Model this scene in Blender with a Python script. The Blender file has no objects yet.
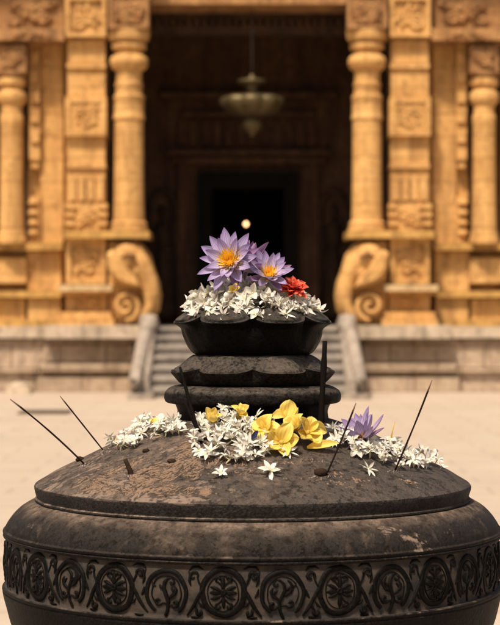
import bpy, math, random
from mathutils import Vector, Matrix
random.seed(7)
R = math.radians
PI = math.pi
S = bpy.context.scene
COL = S.collection

# ------------------------------------------------------------------ camera model
F = 1850.0          # focal length in photo pixels
CX, CY = 250.0, 312.5
D0 = 3.33           # camera to urn axis
H = 1.35            # camera height
CAM = Vector((0, -D0, H))

def unproj(px, py, D):
    return Vector(((px - CX) * D / F, D - D0, H - (py - CY) * D / F))

# ------------------------------------------------------------------ mesh helper
ORIG = {}
class MB:
    def __init__(self):
        self.v = []; self.f = []; self.m = []; self.t = []; self.u = []
    def add(self, vs, fs, mat=0, ts=None, us=None):
        o = len(self.v)
        self.v.extend(vs)
        self.t.extend(ts if ts is not None else [0.0] * len(vs))
        self.u.extend(us if us is not None else [0.0] * len(vs))
        for f in fs:
            self.f.append([i + o for i in f]); self.m.append(mat)
    def box(self, x0, x1, y0, y1, z0, z1, mat=0, taper=0.0):
        t = taper
        vs = [Vector(p) for p in ((x0, y0, z0), (x1, y0, z0), (x1, y1, z0), (x0, y1, z0),
              (x0 + t, y0 + t, z1), (x1 - t, y0 + t, z1), (x1 - t, y1 - t, z1), (x0 + t, y1 - t, z1))]
        self.add(vs, [(3, 2, 1, 0), (4, 5, 6, 7), (0, 1, 5, 4), (1, 2, 6, 5), (2, 3, 7, 6), (3, 0, 4, 7)], mat)
    def revolve(self, prof, c, n=48, mat=0, cap=True, fn=None):
        """prof: list of (r, z); fn(i, th, r, z)->(r, z)"""
        vs = []; k = len(prof)
        for i, (r, z) in enumerate(prof):
            for j in range(n):
                th = 2 * PI * j / n
                rr, zz = fn(i, th, r, z) if fn else (r, z)
                vs.append(Vector((c[0] + rr * math.sin(th), c[1] - rr * math.cos(th), c[2] + zz)))
        fs = []
        for i in range(k - 1):
            for j in range(n):
                a = i * n + j; b = i * n + (j + 1) % n
                fs.append((a, b, b + n, a + n))
        if cap:
            fs.append(tuple(range(n - 1, -1, -1))); fs.append(tuple(range((k - 1) * n, k * n)))
        self.add(vs, fs, mat)
    def tube(self, pts, rad, n=8, mat=0, flat=1.0, up=None):
        pts = [Vector(p) for p in pts]
        vs = []; k = len(pts)
        ref = Vector(up) if up else None
        for i, p in enumerate(pts):
            d = (pts[min(i + 1, k - 1)] - pts[max(i - 1, 0)]).normalized()
            if ref is None:
                ref = Vector((0, 0, 1)) if abs(d.z) < .9 else Vector((1, 0, 0))
            s = d.cross(ref).normalized(); u = s.cross(d).normalized()
            if not up: ref = u
            r = rad[i] if isinstance(rad, (list, tuple)) else rad
            for j in range(n):
                a = 2 * PI * j / n
                vs.append(p + s * (r * math.cos(a)) + u * (r * flat * math.sin(a)))
        fs = []
        for i in range(k - 1):
            for j in range(n):
                a = i * n + j; b = i * n + (j + 1) % n
                fs.append((a, b, b + n, a + n))
        fs.append(tuple(range(n - 1, -1, -1))); fs.append(tuple(range((k - 1) * n, k * n)))
        self.add(vs, fs, mat)
    def ball(self, c, rx, ry, rz, n=14, m=8, mat=0, rot=None):
        vs = []; fs = []
        c = Vector(c)
        vs.append(Vector((0, 0, rz)))
        for i in range(1, m):
            ph = PI * i / m
            for j in range(n):
                th = 2 * PI * j / n
                vs.append(Vector((rx * math.sin(ph) * math.cos(th), ry * math.sin(ph) * math.sin(th), rz * math.cos(ph))))
        vs.append(Vector((0, 0, -rz)))
        for j in range(n):
            fs.append((0, 1 + j, 1 + (j + 1) % n))
            for i in range(m - 2):
                a = 1 + i * n + j; b = 1 + i * n + (j + 1) % n
                fs.append((a, a + n, b + n, b))
            a = 1 + (m - 2) * n + j; b = 1 + (m - 2) * n + (j + 1) % n
            fs.append((a, len(vs) - 1, b))
        if rot: vs = [rot @ v for v in vs]
        self.add([v + c for v in vs], fs, mat)
    def prism(self, poly, y0, y1, mat=0, bev=0.0):
        """poly in (x, z), extruded along y from y0 (front) to y1, front edge pulled in by bev"""
        n = len(poly)
        cx = sum(p[0] for p in poly) / n; cz = sum(p[1] for p in poly) / n
        vs = []
        for (x, z) in poly:
            dx, dz = cx - x, cz - z
            l = math.hypot(dx, dz) or 1
            vs.append(Vector((x + dx / l * bev, y0, z + dz / l * bev)))
        for (x, z) in poly: vs.append(Vector((x, y0 + bev, z)))
        for (x, z) in poly: vs.append(Vector((x, y1, z)))
        fs = [tuple(range(n)), tuple(range(3 * n - 1, 2 * n - 1, -1))]
        for q in (0, n):
            for j in range(n):
                fs.append((q + (j + 1) % n, q + j, q + j + n, q + (j + 1) % n + n))
        self.add(vs, fs, mat)
    def petal(self, M, L, W, n=7, m=4, bend=0.5, cup=0.3, sharp=1.0, start=0.0, mat=0, base=0.25, twist=0.0, wav=0.0):
        vs = []; ts = []; us = []
        x = start; z = 0.0; a = 0.0
        ph = random.random() * 6
        for i in range(n + 1):
            t = i / n
            if i:
                a = bend * (t - .3)
                x += L / n * math.cos(a); z += L / n * math.sin(a)
            s = math.sin(PI * min(1, t ** .85)) ** sharp if 0 < t < 1 else 0
            w = W * .5 * max(s, base * (1 - t) ** 1.0, 0.03)
            for j in range(m + 1):
                v = -1 + 2 * j / m
                y = v * w
                zz = z + cup * w * (v * v) + wav * w * math.sin(v * 4 + ph + t * 5) * t + twist * y * t
                vs.append(M @ Vector((x, y, zz))); ts.append(t); us.append(v)
        fs = []
        for i in range(n):
            for j in range(m):
                a0 = i * (m + 1) + j
                fs.append((a0, a0 + 1, a0 + m + 2, a0 + m + 1))
        self.add(vs, fs, mat, ts, us)
    def build(self, name, mats, parent=None, smooth=True, angle=None):
        me = bpy.data.meshes.new(name)
        o0 = ORIG.get(parent.name, Vector((0, 0, 0))) if parent else Vector((0, 0, 0))
        me.from_pydata([v - o0 for v in self.v], [], self.f)
        if not isinstance(mats, (list, tuple)): mats = [mats]
        for mm in mats: me.materials.append(mm)
        me.polygons.foreach_set('material_index', self.m)
        if any(self.t):
            at = me.attributes.new('along', 'FLOAT', 'POINT'); at.data.foreach_set('value', self.t)
            at = me.attributes.new('across', 'FLOAT', 'POINT'); at.data.foreach_set('value', self.u)
        if smooth:
            me.polygons.foreach_set('use_smooth', [True] * len(me.polygons))
            if angle: me.set_sharp_from_angle(angle=R(angle))
        me.update()
        ob = bpy.data.objects.new(name, me); COL.objects.link(ob)
        if parent: ob.parent = parent
        ORIG[ob.name] = o0
        return ob

def tag(o, label=None, cat=None, group=None, kind=None):
    if label: o['label'] = label
    if cat: o['category'] = cat
    if group: o['group'] = group
    if kind: o['kind'] = kind
    return o
def thing(name, label, cat, loc=(0, 0, 0), group=None):
    o = bpy.data.objects.new(name, None); COL.objects.link(o)
    o.empty_display_size = .1
    o.location = loc; ORIG[o.name] = Vector(loc)
    return tag(o, label, cat, group)
def copy_thing(src, label=None, group=None):
    r = src.copy(); COL.objects.link(r)
    for c in src.children:
        d = c.copy(); COL.objects.link(d); d.parent = r
        for g in c.children:
            e = g.copy(); COL.objects.link(e); e.parent = d
    if label: r['label'] = label
    if group: r['group'] = group
    return r

# ------------------------------------------------------------------ materials
class NT:
    def __init__(self, name):
        self.mat = bpy.data.materials.new(name); self.mat.use_nodes = True
        self.t = self.mat.node_tree; self.n = self.t.nodes; self.n.clear()
        self.out = self.n.new('ShaderNodeOutputMaterial')
        self.b = self.n.new('ShaderNodeBsdfPrincipled')
        self.t.links.new(self.b.outputs[0], self.out.inputs[0])
        self.tc = self.n.new('ShaderNodeTexCoord')
    def L(self, a, b): self.t.links.new(a, b)
    def noise(self, scale, detail=6, rough=.6, vec=None, dist=0.0):
        n = self.n.new('ShaderNodeTexNoise'); n.inputs['Scale'].default_value = scale
        n.inputs['Detail'].default_value = detail; n.inputs['Roughness'].default_value = rough
        n.inputs['Distortion'].default_value = dist
        self.L(vec or self.tc.outputs['Object'], n.inputs['Vector']); return n.outputs['Fac']
    def mapping(self, scale=(1, 1, 1), rot=(0, 0, 0)):
        n = self.n.new('ShaderNodeMapping'); n.inputs['Scale'].default_value = scale; n.inputs['Rotation'].default_value = rot
        self.L(self.tc.outputs['Object'], n.inputs['Vector']); return n.outputs[0]
    def ramp(self, fac, stops):
        n = self.n.new('ShaderNodeValToRGB'); e = n.color_ramp.elements
        while len(e) < len(stops): e.new(.5)
        for i, (p, c) in enumerate(stops):
            e[i].position = p
            if not isinstance(c, (tuple, list)): c = (c, c, c)
            e[i].color = (*c, 1)
        self.L(fac, n.inputs[0]); return n.outputs[0]
    def mix(self, fac, a, b, mode='MIX'):
        n = self.n.new('ShaderNodeMix'); n.data_type = 'RGBA'; n.blend_type = mode
        for s, x in ((n.inputs[0], fac), (n.inputs[6], a), (n.inputs[7], b)):
            if isinstance(x, (int, float)): s.default_value = x
            elif isinstance(x, (tuple, list)): s.default_value = (*x, 1)
            else: self.L(x, s)
        return n.outputs[2]
    def math(self, op, a, b=0.0, clamp=False):
        n = self.n.new('ShaderNodeMath'); n.operation = op; n.use_clamp = clamp
        for s, x in ((n.inputs[0], a), (n.inputs[1], b)):
            if isinstance(x, (int, float)): s.default_value = x
            else: self.L(x, s)
        return n.outputs[0]
    def set(self, key, v):
        s = self.b.inputs[key]
        if isinstance(v, (int, float)): s.default_value = v
        elif isinstance(v, (tuple, list)): s.default_value = (*v, 1)
        else: self.L(v, s)
    def bump(self, h, strength, dist):
        n = self.n.new('ShaderNodeBump'); n.inputs['Strength'].default_value = strength; n.inputs['Distance'].default_value = dist
        self.L(h, n.inputs['Height']); self.L(n.outputs[0], self.b.inputs['Normal']); return n

def stone(name, dark, light, dust, dust_lo, dust_hi, rough=.6, grain=220, bump=.5, left_dust=False, toplight_film=.0, toplight_filmc=(.125, .102, .086), wear=.5, fk=.62, spec=.3, crust=None, ring=None, pit=0.0, bd=.004):
    k = NT(name)
    base = k.mix(k.ramp(k.noise(7, 8, .65), [(.35, 0), (.68, 1)]), dark, light)
    g = k.noise(grain, 3, .7)
    base = k.mix(.65, base, k.ramp(g, [(.35, tuple(c * .3 for c in dark)), (.62, tuple(c * 1.5 for c in light))]))
    d = k.noise(9, 10, .72, dist=.6)
    if left_dust:
        sx = k.n.new('ShaderNodeSeparateXYZ'); k.L(k.tc.outputs['Object'], sx.inputs[0])
        # dust caked on the left flank of the lid
        lx = k.math('MULTIPLY', sx.outputs['X'], -.42)
        d = k.math('ADD', d, k.math('MINIMUM', k.math('MAXIMUM', lx, -.10), .09))
    ge = k.n.new('ShaderNodeNewGeometry'); sn = k.n.new('ShaderNodeSeparateXYZ'); k.L(ge.outputs['Normal'], sn.inputs[0])
    upf = k.ramp(sn.outputs['Z'], [(.30, .0), (.72, 1)])
    base = k.mix(k.math('MULTIPLY', upf, toplight_film), base, k.mix(k.ramp(g, [(.3, 0), (.7, 1)]), tuple(c * fk for c in toplight_filmc), tuple(c * 1.1 for c in toplight_filmc)))  # up-facing stone made paler: overhead light painted in along with the dust film
    if wear:
        base = k.mix(k.math('MULTIPLY', k.ramp(ge.outputs['Pointiness'], [(.53, 0), (.60, 1)]), k.math('MULTIPLY', k.ramp(k.noise(50, 5), [(.35, .1), (.6, 1)]), wear)), base, (.16, .135, .11))
    f = k.math('MULTIPLY', k.ramp(d, [(dust_lo, 0), (dust_hi, 1)]), upf)
    fine = k.ramp(k.noise(60, 6, .8), [(.35, .25), (.65, 1)])
    f = k.math('MULTIPLY', f, fine)
    if ring:
        sr = k.n.new('ShaderNodeSeparateXYZ'); k.L(k.tc.outputs['Object'], sr.inputs[0])
        rad = k.math('SQRT', k.math('ADD', k.math('POWER', sr.outputs['X'], 2.0), k.math('POWER', sr.outputs['Y'], 2.0)))
        rr = k.ramp(k.math('ADD', rad, k.math('MULTIPLY', k.noise(16, 8, .7), .05)), [(ring, .9), (ring + .028, 0)])
        f = k.math('MAXIMUM', f, k.math('MULTIPLY', rr, k.ramp(k.noise(45, 8, .75), [(.36, .1), (.58, 1)])))
    if crust:
        # torn, peeling crust: sharp-edged tan patches with stretched grain
        st = k.noise(crust[0], 12, .74, vec=k.mapping((1, 1.7, 1.3), (0, 0, .5)), dist=.25)
        cr = k.ramp(st, [(crust[1], 0), (crust[1] + .035, 1)])
        if left_dust:
            sx2 = k.n.new('ShaderNodeSeparateXYZ'); k.L(k.tc.outputs['Object'], sx2.inputs[0])
            cr = k.math('MULTIPLY', cr, k.ramp(k.math('ADD', k.math('MULTIPLY', sx2.outputs['X'], -1.0), .5), [(.42, .12), (.62, 1)]))
        else:
            cr = k.math('MULTIPLY', cr, k.ramp(k.noise(5, 3), [(.45, 0), (.62, 1)]))
        cr = k.math('MULTIPLY', cr, k.ramp(sn.outputs['Z'], [(.2, .0), (.6, .9)]))
        f = k.math('MAXIMUM', f, cr)
    dustc = k.mix(k.noise(40, 5), dust, tuple(c * .6 for c in dust))
    k.set('Base Color', k.mix(f, base, dustc))
    k.set('Roughness', k.ramp(k.math('ADD', f, k.math('MULTIPLY', g, .3)), [(.1, rough), (.9, .95)]))
    k.set('Specular IOR Level', spec)
    h = k.math('ADD', k.math('MULTIPLY', g, .5), k.math('ADD', k.noise(25, 8, .7), k.math('MULTIPLY', f, .5)))
    if pit:
        pn = k.ramp(k.noise(70, 6, .75), [(.30, 0), (.45, 1)])
        h = k.math('ADD', h, k.math('MULTIPLY', pn, pit))
        if crust: h = k.math('ADD', h, k.math('MULTIPLY', cr, -.45))
    k.bump(h, bump, bd)
    return k.mat

DUST = (.28, .205, .155)
m_lid = stone('lid_stone', (.0085, .0072, .0064), (.024, .0195, .0165), DUST, .49, .62, .6, left_dust=True, toplight_film=.84, toplight_filmc=(.082, .066, .055), crust=(14, .52), pit=.8, bump=.9, bd=.008, spec=.15)
m_pot = stone('pot_stone', (.0020, .0017, .0015), (.0062, .0052, .0044), DUST, .54, .76, .5, bump=.8, toplight_film=.58, toplight_filmc=(.050, .040, .033), crust=(13, .575), ring=.418, pit=.6, bd=.006, spec=.07, wear=.3)
m_tier = stone('tier_stone', (.0022, .002, .0018), (.014, .012, .010), (.20, .16, .125), .46, .72, .5, grain=190, bump=1.0, toplight_film=.62, toplight_filmc=(.115, .096, .080), fk=.22, spec=.05, pit=.6, bd=.005, wear=.4)
m_bowl = stone('bowl_stone', (.0011, .001, .0009), (.0034, .003, .0027), (.21, .175, .14), .46, .72, .45, grain=240, bump=.7, toplight_film=.62, toplight_filmc=(.085, .073, .062), fk=.4, spec=.04, pit=.5, bd=.005, wear=.3)
m_relief = stone('relief_stone', (.0016, .0015, .0014), (.005, .0044, .0038), DUST, .62, .9, .5, bump=.3, spec=.05, wear=.14)

def recess():
    k = NT('recess_dust')
    c = k.mix(k.ramp(k.noise(22, 8, .75), [(.40, 0), (.66, 1)]), (.007, .0055, .0045), (.060, .040, .026))
    c = k.mix(k.ramp(k.noise(120, 4, .7), [(.4, .0), (.7, .6)]), c, (.03, .024, .02))
    k.set('Base Color', c); k.set('Roughness', .9)
    k.bump(k.noise(90, 6), .5, .003)
    return k.mat
m_recess = recess()

def ochre(name, c1, c2, grime, glo, ghi, bump=.4, scale=1.0, joints=.0):
    k = NT(name)
    c = k.mix(k.ramp(k.noise(1.6 * scale, 6, .6), [(.3, 0), (.7, 1)]), c1, c2)
    v = k.mapping((3.2, 3.2, .5))
    st = k.ramp(k.noise(1.3, 8, .7, vec=v), [(glo, 0), (ghi, 1)])
    c = k.mix(k.math('MULTIPLY', st, .85), c, grime)
    vz = k.mapping((1, 1, 1), (-PI / 2, 0, 0))
    bj = k.n.new('ShaderNodeTexBrick'); bj.inputs['Scale'].default_value = .62; bj.inputs['Mortar Size'].default_value = .010; bj.inputs['Bias'].default_value = 0
    bj.inputs['Color1'].default_value = (1, 1, 1, 1); bj.inputs['Color2'].default_value = (.80, .78, .74, 1); bj.inputs['Mortar'].default_value = (.42, .36, .30, 1)
    k.L(vz, bj.inputs['Vector'])
    if joints: c = k.mix(joints, c, bj.outputs['Color'], 'MULTIPLY')
    sp = k.ramp(k.noise(9, 8, .75), [(.52, 0), (.70, .75)])
    c = k.mix(sp, c, tuple(x * .7 for x in grime))
    k.set('Base Color', c); k.set('Roughness', .85); k.set('Specular IOR Level', .2)
    k.bump(k.noise(6, 8, .7), bump, .05)
    return k.mat
m_ochre = ochre('ochre_limestone', (.70, .415, .155), (.58, .315, .105), (.26, .125, .045), .48, .74, .6, 1.0, .5)
m_ochre_d = ochre('grimy_ochre_limestone', (.46, .25, .10), (.32, .155, .06), (.11, .055, .025), .45, .7, .8, 2.2)
m_ledge = ochre('mossy_ledge_limestone', (.56, .33, .10), (.44, .24, .065), (.17, .095, .035), .45, .7, .5, 2)
m_plinth = ochre('pale_plinth_stone', (.54, .42, .30), (.44, .33, .235), (.18, .12, .08), .5, .72, .8, 2, .9)
m_slab = ochre('weathered_slab_stone', (.56, .45, .33), (.42, .33, .235), (.17, .135, .10), .5, .7, .5, 2)
m_cream = ochre('cream_ledge_stone', (.62, .45, .24), (.50, .34, .17), (.22, .14, .07), .5, .72, .5, 2)
m_step = ochre('grey_step_stone', (.37, .325, .275), (.30, .26, .22), (.14, .12, .10), .5, .7, .6, 3)
m_grey = ochre('grey_balustrade_stone', (.40, .335, .27), (.29, .24, .19), (.12, .095, .075), .5, .7, .8, 4)
m_wood = ochre('dark_teak', (.09, .05, .029), (.056, .031, .019), (.022, .013, .009), .45, .7, .4, 2)
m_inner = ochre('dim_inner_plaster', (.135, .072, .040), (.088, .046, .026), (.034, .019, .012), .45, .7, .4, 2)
m_black = ochre('near_black_stone', (.010, .008, .007), (.006, .005, .004), (.003, .003, .003), .45, .7, .2, 2)  # near-black stone for the inner door frame and shrine wall

def ground_mat():
    k = NT('courtyard_stone')
    c = k.mix(k.ramp(k.noise(.5, 8, .65), [(.3, 0), (.7, 1)]), (.47, .385, .30), (.40, .32, .245))
    c = k.mix(k.ramp(k.noise(3.5, 8, .7), [(.5, 0), (.75, .5)]), c, (.36, .27, .19))
    br = k.n.new('ShaderNodeTexBrick'); br.inputs['Scale'].default_value = .55
    br.inputs['Mortar Size'].default_value = .008; br.offset = .5
    br.inputs['Color1'].default_value = (1, 1, 1, 1); br.inputs['Color2'].default_value = (.93, .92, .91, 1)
    br.inputs['Mortar'].default_value = (.74, .70, .66, 1)
    k.L(k.tc.outputs['Object'], br.inputs['Vector'])
    c = k.mix(.8, c, br.outputs['Color'], 'MULTIPLY')
    k.set('Base Color', c); k.set('Roughness', .9); k.set('Specular IOR Level', .2)
    k.bump(k.noise(8, 8, .7), .4, .02)
    return k.mat
m_ground = ground_mat()

def petal_mat(name, stops, trans=.3, rough=.5, vein=.0, mottle=None):
    k = NT(name)
    at = k.n.new('ShaderNodeAttribute'); at.attribute_name = 'along'
    c = k.ramp(at.outputs['Fac'], stops)
    if mottle:
        c = k.mix(k.ramp(k.noise(55, 4, .6), [(.45, 0), (.75, mottle[0])]), c, mottle[1])
    if vein:
        ac = k.n.new('ShaderNodeAttribute'); ac.attribute_name = 'across'
        w = k.math('SINE', k.math('ADD', k.math('MULTIPLY', ac.outputs['Fac'], 17.0), k.math('MULTIPLY', k.noise(90, 3), 2.0)))
        c = k.mix(k.math('MULTIPLY', k.ramp(w, [(.35, 0), (.95, 1)]), vein), c, (.45, .40, .42), 'MULTIPLY')
        mid = k.ramp(k.math('ABSOLUTE', ac.outputs['Fac']), [(.0, 1), (.16, 0)])
        c = k.mix(k.math('MULTIPLY', mid, vein * .8), c, (.55, .45, .5), 'MULTIPLY')
    oi = k.n.new('ShaderNodeObjectInfo')
    v = k.n.new('ShaderNodeHueSaturation'); k.L(c, v.inputs['Color'])
    k.L(k.math('ADD', k.math('MULTIPLY', oi.outputs['Random'], .16), .9), v.inputs['Value'])
    c = v.outputs[0]
    k.set('Base Color', c); k.set('Roughness', rough); k.set('Specular IOR Level', .3)
    tr = k.n.new('ShaderNodeBsdfTranslucent'); k.L(c, tr.inputs[0])
    ms = k.n.new('ShaderNodeMixShader'); ms.inputs[0].default_value = trans
    k.L(k.b.outputs[0], ms.inputs[1]); k.L(tr.outputs[0], ms.inputs[2]); k.L(ms.outputs[0], k.out.inputs[0])
    k.bump(k.noise(240, 3), .15, .001)
    return k.mat
m_white = petal_mat('jasmine_white', [(0, (.60, .54, .28)), (.22, (.69, .66, .58)), (1, (.72, .70, .64))], .2, vein=.18, mottle=(.5, (.62, .52, .36)))
m_tube = petal_mat('jasmine_tube', [(0, (.62, .52, .26)), (.6, (.72, .65, .42)), (1, (.80, .76, .6))], .2)
m_lily = petal_mat('lily_violet', [(0, (.80, .74, .76)), (.35, (.58, .50, .68)), (.75, (.42, .34, .57)), (1, (.27, .19, .43))], .3, vein=.5, mottle=(.3, (.5, .42, .66)))
m_sepal = petal_mat('lily_sepal', [(0, (.55, .42, .50)), (.5, (.36, .22, .40)), (1, (.26, .13, .27))], .25, vein=.5)
m_lily2 = petal_mat('lily_mauve', [(0, (.70, .60, .66)), (.4, (.50, .40, .58)), (1, (.33, .24, .46))], .3, vein=.5)
m_stamen = petal_mat('stamen_yellow', [(0, (.80, .36, .02)), (.45, (.92, .60, .04)), (.88, (.92, .58, .05)), (1, (.42, .22, .20))], .15)
m_disc = petal_mat('lily_disc', [(0, (.65, .22, .02)), (1, (.85, .45, .03))], .1)
m_red = petal_mat('scarlet_petal', [(0, (.42, .02, .012)), (.6, (.62, .05, .03)), (.9, (.74, .13, .07)), (1, (.80, .30, .18))], .2, vein=.5)
m_yellow = petal_mat('yellow_petal', [(0, (.74, .48, .06)), (.4, (.84, .64, .14)), (1, (.86, .70, .22))], .3, vein=.3, mottle=(.5, (.80, .54, .08)))
m_green = petal_mat('dry_leaf', [(0, (.30, .27, .12)), (1, (.55, .5, .32))], .2)

def simple(name, c, rough=.6, metal=0.0, bump=0.0, c2=None, scale=60):
    k = NT(name)
    if not metal: k.set('Specular IOR Level', .01)
    k.set('Base Color', k.mix(k.noise(scale, 5), c, c2) if c2 else c); k.set('Roughness', rough); k.set('Metallic', metal)
    if bump: k.bump(k.noise(scale * 2, 5), bump, .002)
    return k.mat
m_burnt = simple('burnt_incense', (.004, .0035, .003), .8, 0, .5, (.012, .010, .009), 200)
m_stick = simple('incense_stick', (.022, .012, .010), .8, 0, .3, (.010, .007, .007), 200)
m_ashtip = simple('incense_ash', (.22, .15, .10), .95, 0, .4, (.10, .06, .04), 300)
m_char = simple('charred_stub', (.02, .013, .010), .9, 0, .8, (.05, .03, .02), 150)
m_flake = simple('dry_flake', (.31, .215, .15), .95, 0, .8, (.13, .085, .06), 130)
m_ash = simple('grey_ash', (.10, .075, .058), 1, 0, .5, (.04, .03, .025), 120)
m_pale = simple('pale_ash', (.34, .31, .28), 1, 0, .5, (.22, .19, .17), 200)
m_brass = simple('old_brass', (.17, .125, .055), .55, .7, .6, (.05, .04, .022), 25)
m_strip = simple('dull_brown', (.16, .12, .09), .8, 0, .3, (.10, .075, .055), 10)
m_iron = simple('dark_iron', (.05, .04, .035), .7, .3, .3, (.09, .07, .06), 10)
m_navy = simple('navy_petal', (.012, .016, .045), .5, 0, .2, (.03, .03, .07), 60)

def emis(name, c, s):
    k = NT(name); k.set('Base Color', c); k.set('Emission Color', c); k.set('Emission Strength', s); return k.mat
m_glow = emis('lamp_glow', (1.0, .50, .22), 3.2)

# ------------------------------------------------------------------ URN
UX = 2.5 * .0018
URN = thing('offering_urn', 'dark carved stone offering urn with flower frieze and scalloped lotus bowl on top', 'urn', (UX, 0, 0))

def pr(hw, y):
    r = hw * D0 / math.sqrt(F * F + hw * hw)
    dep = (D0 * D0 - r * r) / D0
    return r, H - (y - CY) * dep / F

def smooth_prof(pts, sub=4):
    """Catmull-Rom through (r, z) points"""
    out = []
    n = len(pts)
    for i in range(n - 1):
        p0, p1, p2, p3 = pts[max(i - 1, 0)], pts[i], pts[i + 1], pts[min(i + 2, n - 1)]
        for s in range(sub):
            t = s / sub
            out.append(tuple(.5 * (2 * p1[q] + (p2[q] - p0[q]) * t + (2 * p0[q] - 5 * p1[q] + 4 * p2[q] - p3[q]) * t * t
                                    + (3 * p1[q] - p0[q] - 3 * p2[q] + p3[q]) * t ** 3) for q in (0, 1)))
    out.append(pts[-1])
    return out

# lid (dome with a lip)
LID = [pr(*p) for p in ((62, 416), (80, 419.5), (110, 430), (140, 443.5), (170, 458.5), (195, 470.8), (208, 478.6), (216.6, 483.6))]
LIDS = smooth_prof(LID, 5)
def lid_z(r):
    if r <= LIDS[0][0]: return LIDS[0][1]
    for (r0, z0), (r1, z1) in zip(LIDS, LIDS[1:]):
        if r0 <= r <= r1: return z0 + (z1 - z0) * (r - r0) / (r1 - r0)
    return LIDS[-1][1] - (r - LIDS[-1][0]) * 1.5
def rough_fn(seed, amp, fr=9):
    rnd = random.Random(seed)
    ws = [(rnd.randint(2, fr * 3), rnd.uniform(0, 6.3), rnd.uniform(-40, 40)) for _ in range(10)]
    def fn(i, th, r, z):
        d = sum(math.sin(a * th + b + c * z * 3) for a, b, c in ws) * amp / 5
        return r + d, z
    return fn
mb = MB()
lidprof = [(.0008, LIDS[0][1])] + LIDS + [pr(*p) for p in ((217.9, 484.6), (218.5, 486.2), (218.2, 488.5), (216.4, 494), (215.4, 497.2), (217.4, 498.2), (217.6, 499.6), (216.5, 501), (211, 501.4))]
mb.revolve(lidprof, (UX, 0, 0), 240, fn=rough_fn(3, .0012))
lid = mb.build('lid', m_lid, URN, angle=28)

mb = MB()
potp = [(209, 500.5), (214, 500.8), (220.5, 501.5), (227, 505), (233, 509), (240, 516), (245, 523), (248, 529)]
pot = smooth_prof([pr(*p) for p in potp], 4)
R_b, Z_b0 = pr(248.6, 534); R_b1, Z_b1 = pr(250.5, 586)
pot += [pr(249.3, 529.5), pr(249.6, 531), pr(249.2, 532.6), pr(248, 533), pr(249.2, 533.5), pr(249.5, 535), pr(249, 536.2)]
mb.revolve(pot, (UX, 0, 0), 200, cap=False, fn=rough_fn(5, .0010))
shoulder = mb.build('pot_shoulder', m_pot, URN)
mb = MB()
low = [pr(248, 584.5), pr(249.6, 585.3), pr(249.9, 587), pr(249.4, 588.6), pr(248.6, 589)] + smooth_prof([pr(*p) for p in ((249.4, 590), (247, 603), (240.5, 625), (226, 655), (198, 690), (155, 722), (112, 745), (88, 760), (86, 772), (100, 786), (122, 794), (126, 806), (124, 818))], 5)
mb.revolve(low, (UX, 0, 0), 200, cap=False, fn=rough_fn(8, .0010))
mb.build('pot_belly', m_pot, URN)

# frieze recess band
def band_r(z):
    _, z0 = pr(249, 536.5); _, z1 = pr(250, 584.5)
    t = (z - z0) / (z1 - z0)
    return .4375 + .0062 * math.sin(max(0, min(1, t)) * PI * .85 + .25) - .0015
zt = pr(249, 536)[1]; zb = pr(250, 584.7)[1]
mb = MB()
bp = [(band_r(zt) + .006, zt)] + [(band_r(zt + (zb - zt) * i / 12), zt + (zb - zt) * i / 12) for i in range(13)] + [(band_r(zb) + .006, zb)]
mb.revolve(bp, (UX, 0, 0), 240, cap=False, fn=rough_fn(11, .0008))
frieze = mb.build('frieze_band', m_recess, URN)

# frieze relief, strokes laid on the drum (units mm)
NM = 30
PITCH = 2 * PI / NM
ZC = (zt + zb) / 2
HB = (zt - zb) / 2 * 1000       # half band height in mm
mb = MB()
def stroke(th0, pts, w, h=4.6, taper=(.5, .5)):
    n = len(pts); vs = []
    if w < 2.9 and w > 1.2 and random.random() < .05: return      # worn away
    if 1.5 < w < 4: w *= 1.15
    h *= .85
    oa, ob = random.uniform(-.9, .9), random.uniform(-.8, .8); h *= random.uniform(.75, 1.1); w *= random.uniform(.88, 1.12)
    ph = random.uniform(0, 6)
    pts = [(a + oa + .5 * math.sin(ph + i * .9), b + ob + .5 * math.cos(ph * 2 + i * .7)) for i, (a, b) in enumerate(pts)]
    for i, (a, b) in enumerate(pts):
        a0, b0 = pts[max(i - 1, 0)]; a1, b1 = pts[min(i + 1, n - 1)]
        l = math.hypot(a1 - a0, b1 - b0) or 1
        nx, ny = -(b1 - b0) / l, (a1 - a0) / l
        t = i / (n - 1)
        k = min(1, taper[0] + (1 - taper[0]) * t * 3, taper[1] + (1 - taper[1]) * (1 - t) * 3)
        for s, hh in ((-1, -1.0), (-.8, .72 * h * k), (0, (.40 if w > 4 else .86) * h * k), (.8, .72 * h * k), (1, -1.0)):
            aa = a + nx * s * w * k; bb = max(-HB + .5, min(HB - .5, b + ny * s * w * k))
            z = ZC + bb / 1000; rr = band_r(z)
            th = th0 + aa / 1000 / rr; rr += hh / 1000
            vs.append(Vector((UX + rr * math.sin(th), -rr * math.cos(th), z)))
    fs = []
    for i in range(n - 1):
        for j in range(4):
            q = i * 5 + j
            fs.append((q, q + 1, q + 6, q + 5))
    mb.add(vs, fs)
def arc(cx, cy, rx, ry, a0, a1, n=22):
    return [(cx + rx * math.cos(R(a0 + (a1 - a0) * i / n)), cy + ry * math.sin(R(a0 + (a1 - a0) * i / n))) for i in range(n + 1)]
def spiral(cx, cy, r0, r1, a0, a1, n=18):
    return [(cx + (r0 + (r1 - r0) * i / n) * math.cos(R(a0 + (a1 - a0) * i / n)), cy + (r0 + (r1 - r0) * i / n) * math.sin(R(a0 + (a1 - a0) * i / n))) for i in range(n + 1)]
HW = PITCH * .4425 * 1000 / 2   # half pitch in mm (about 46)
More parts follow.
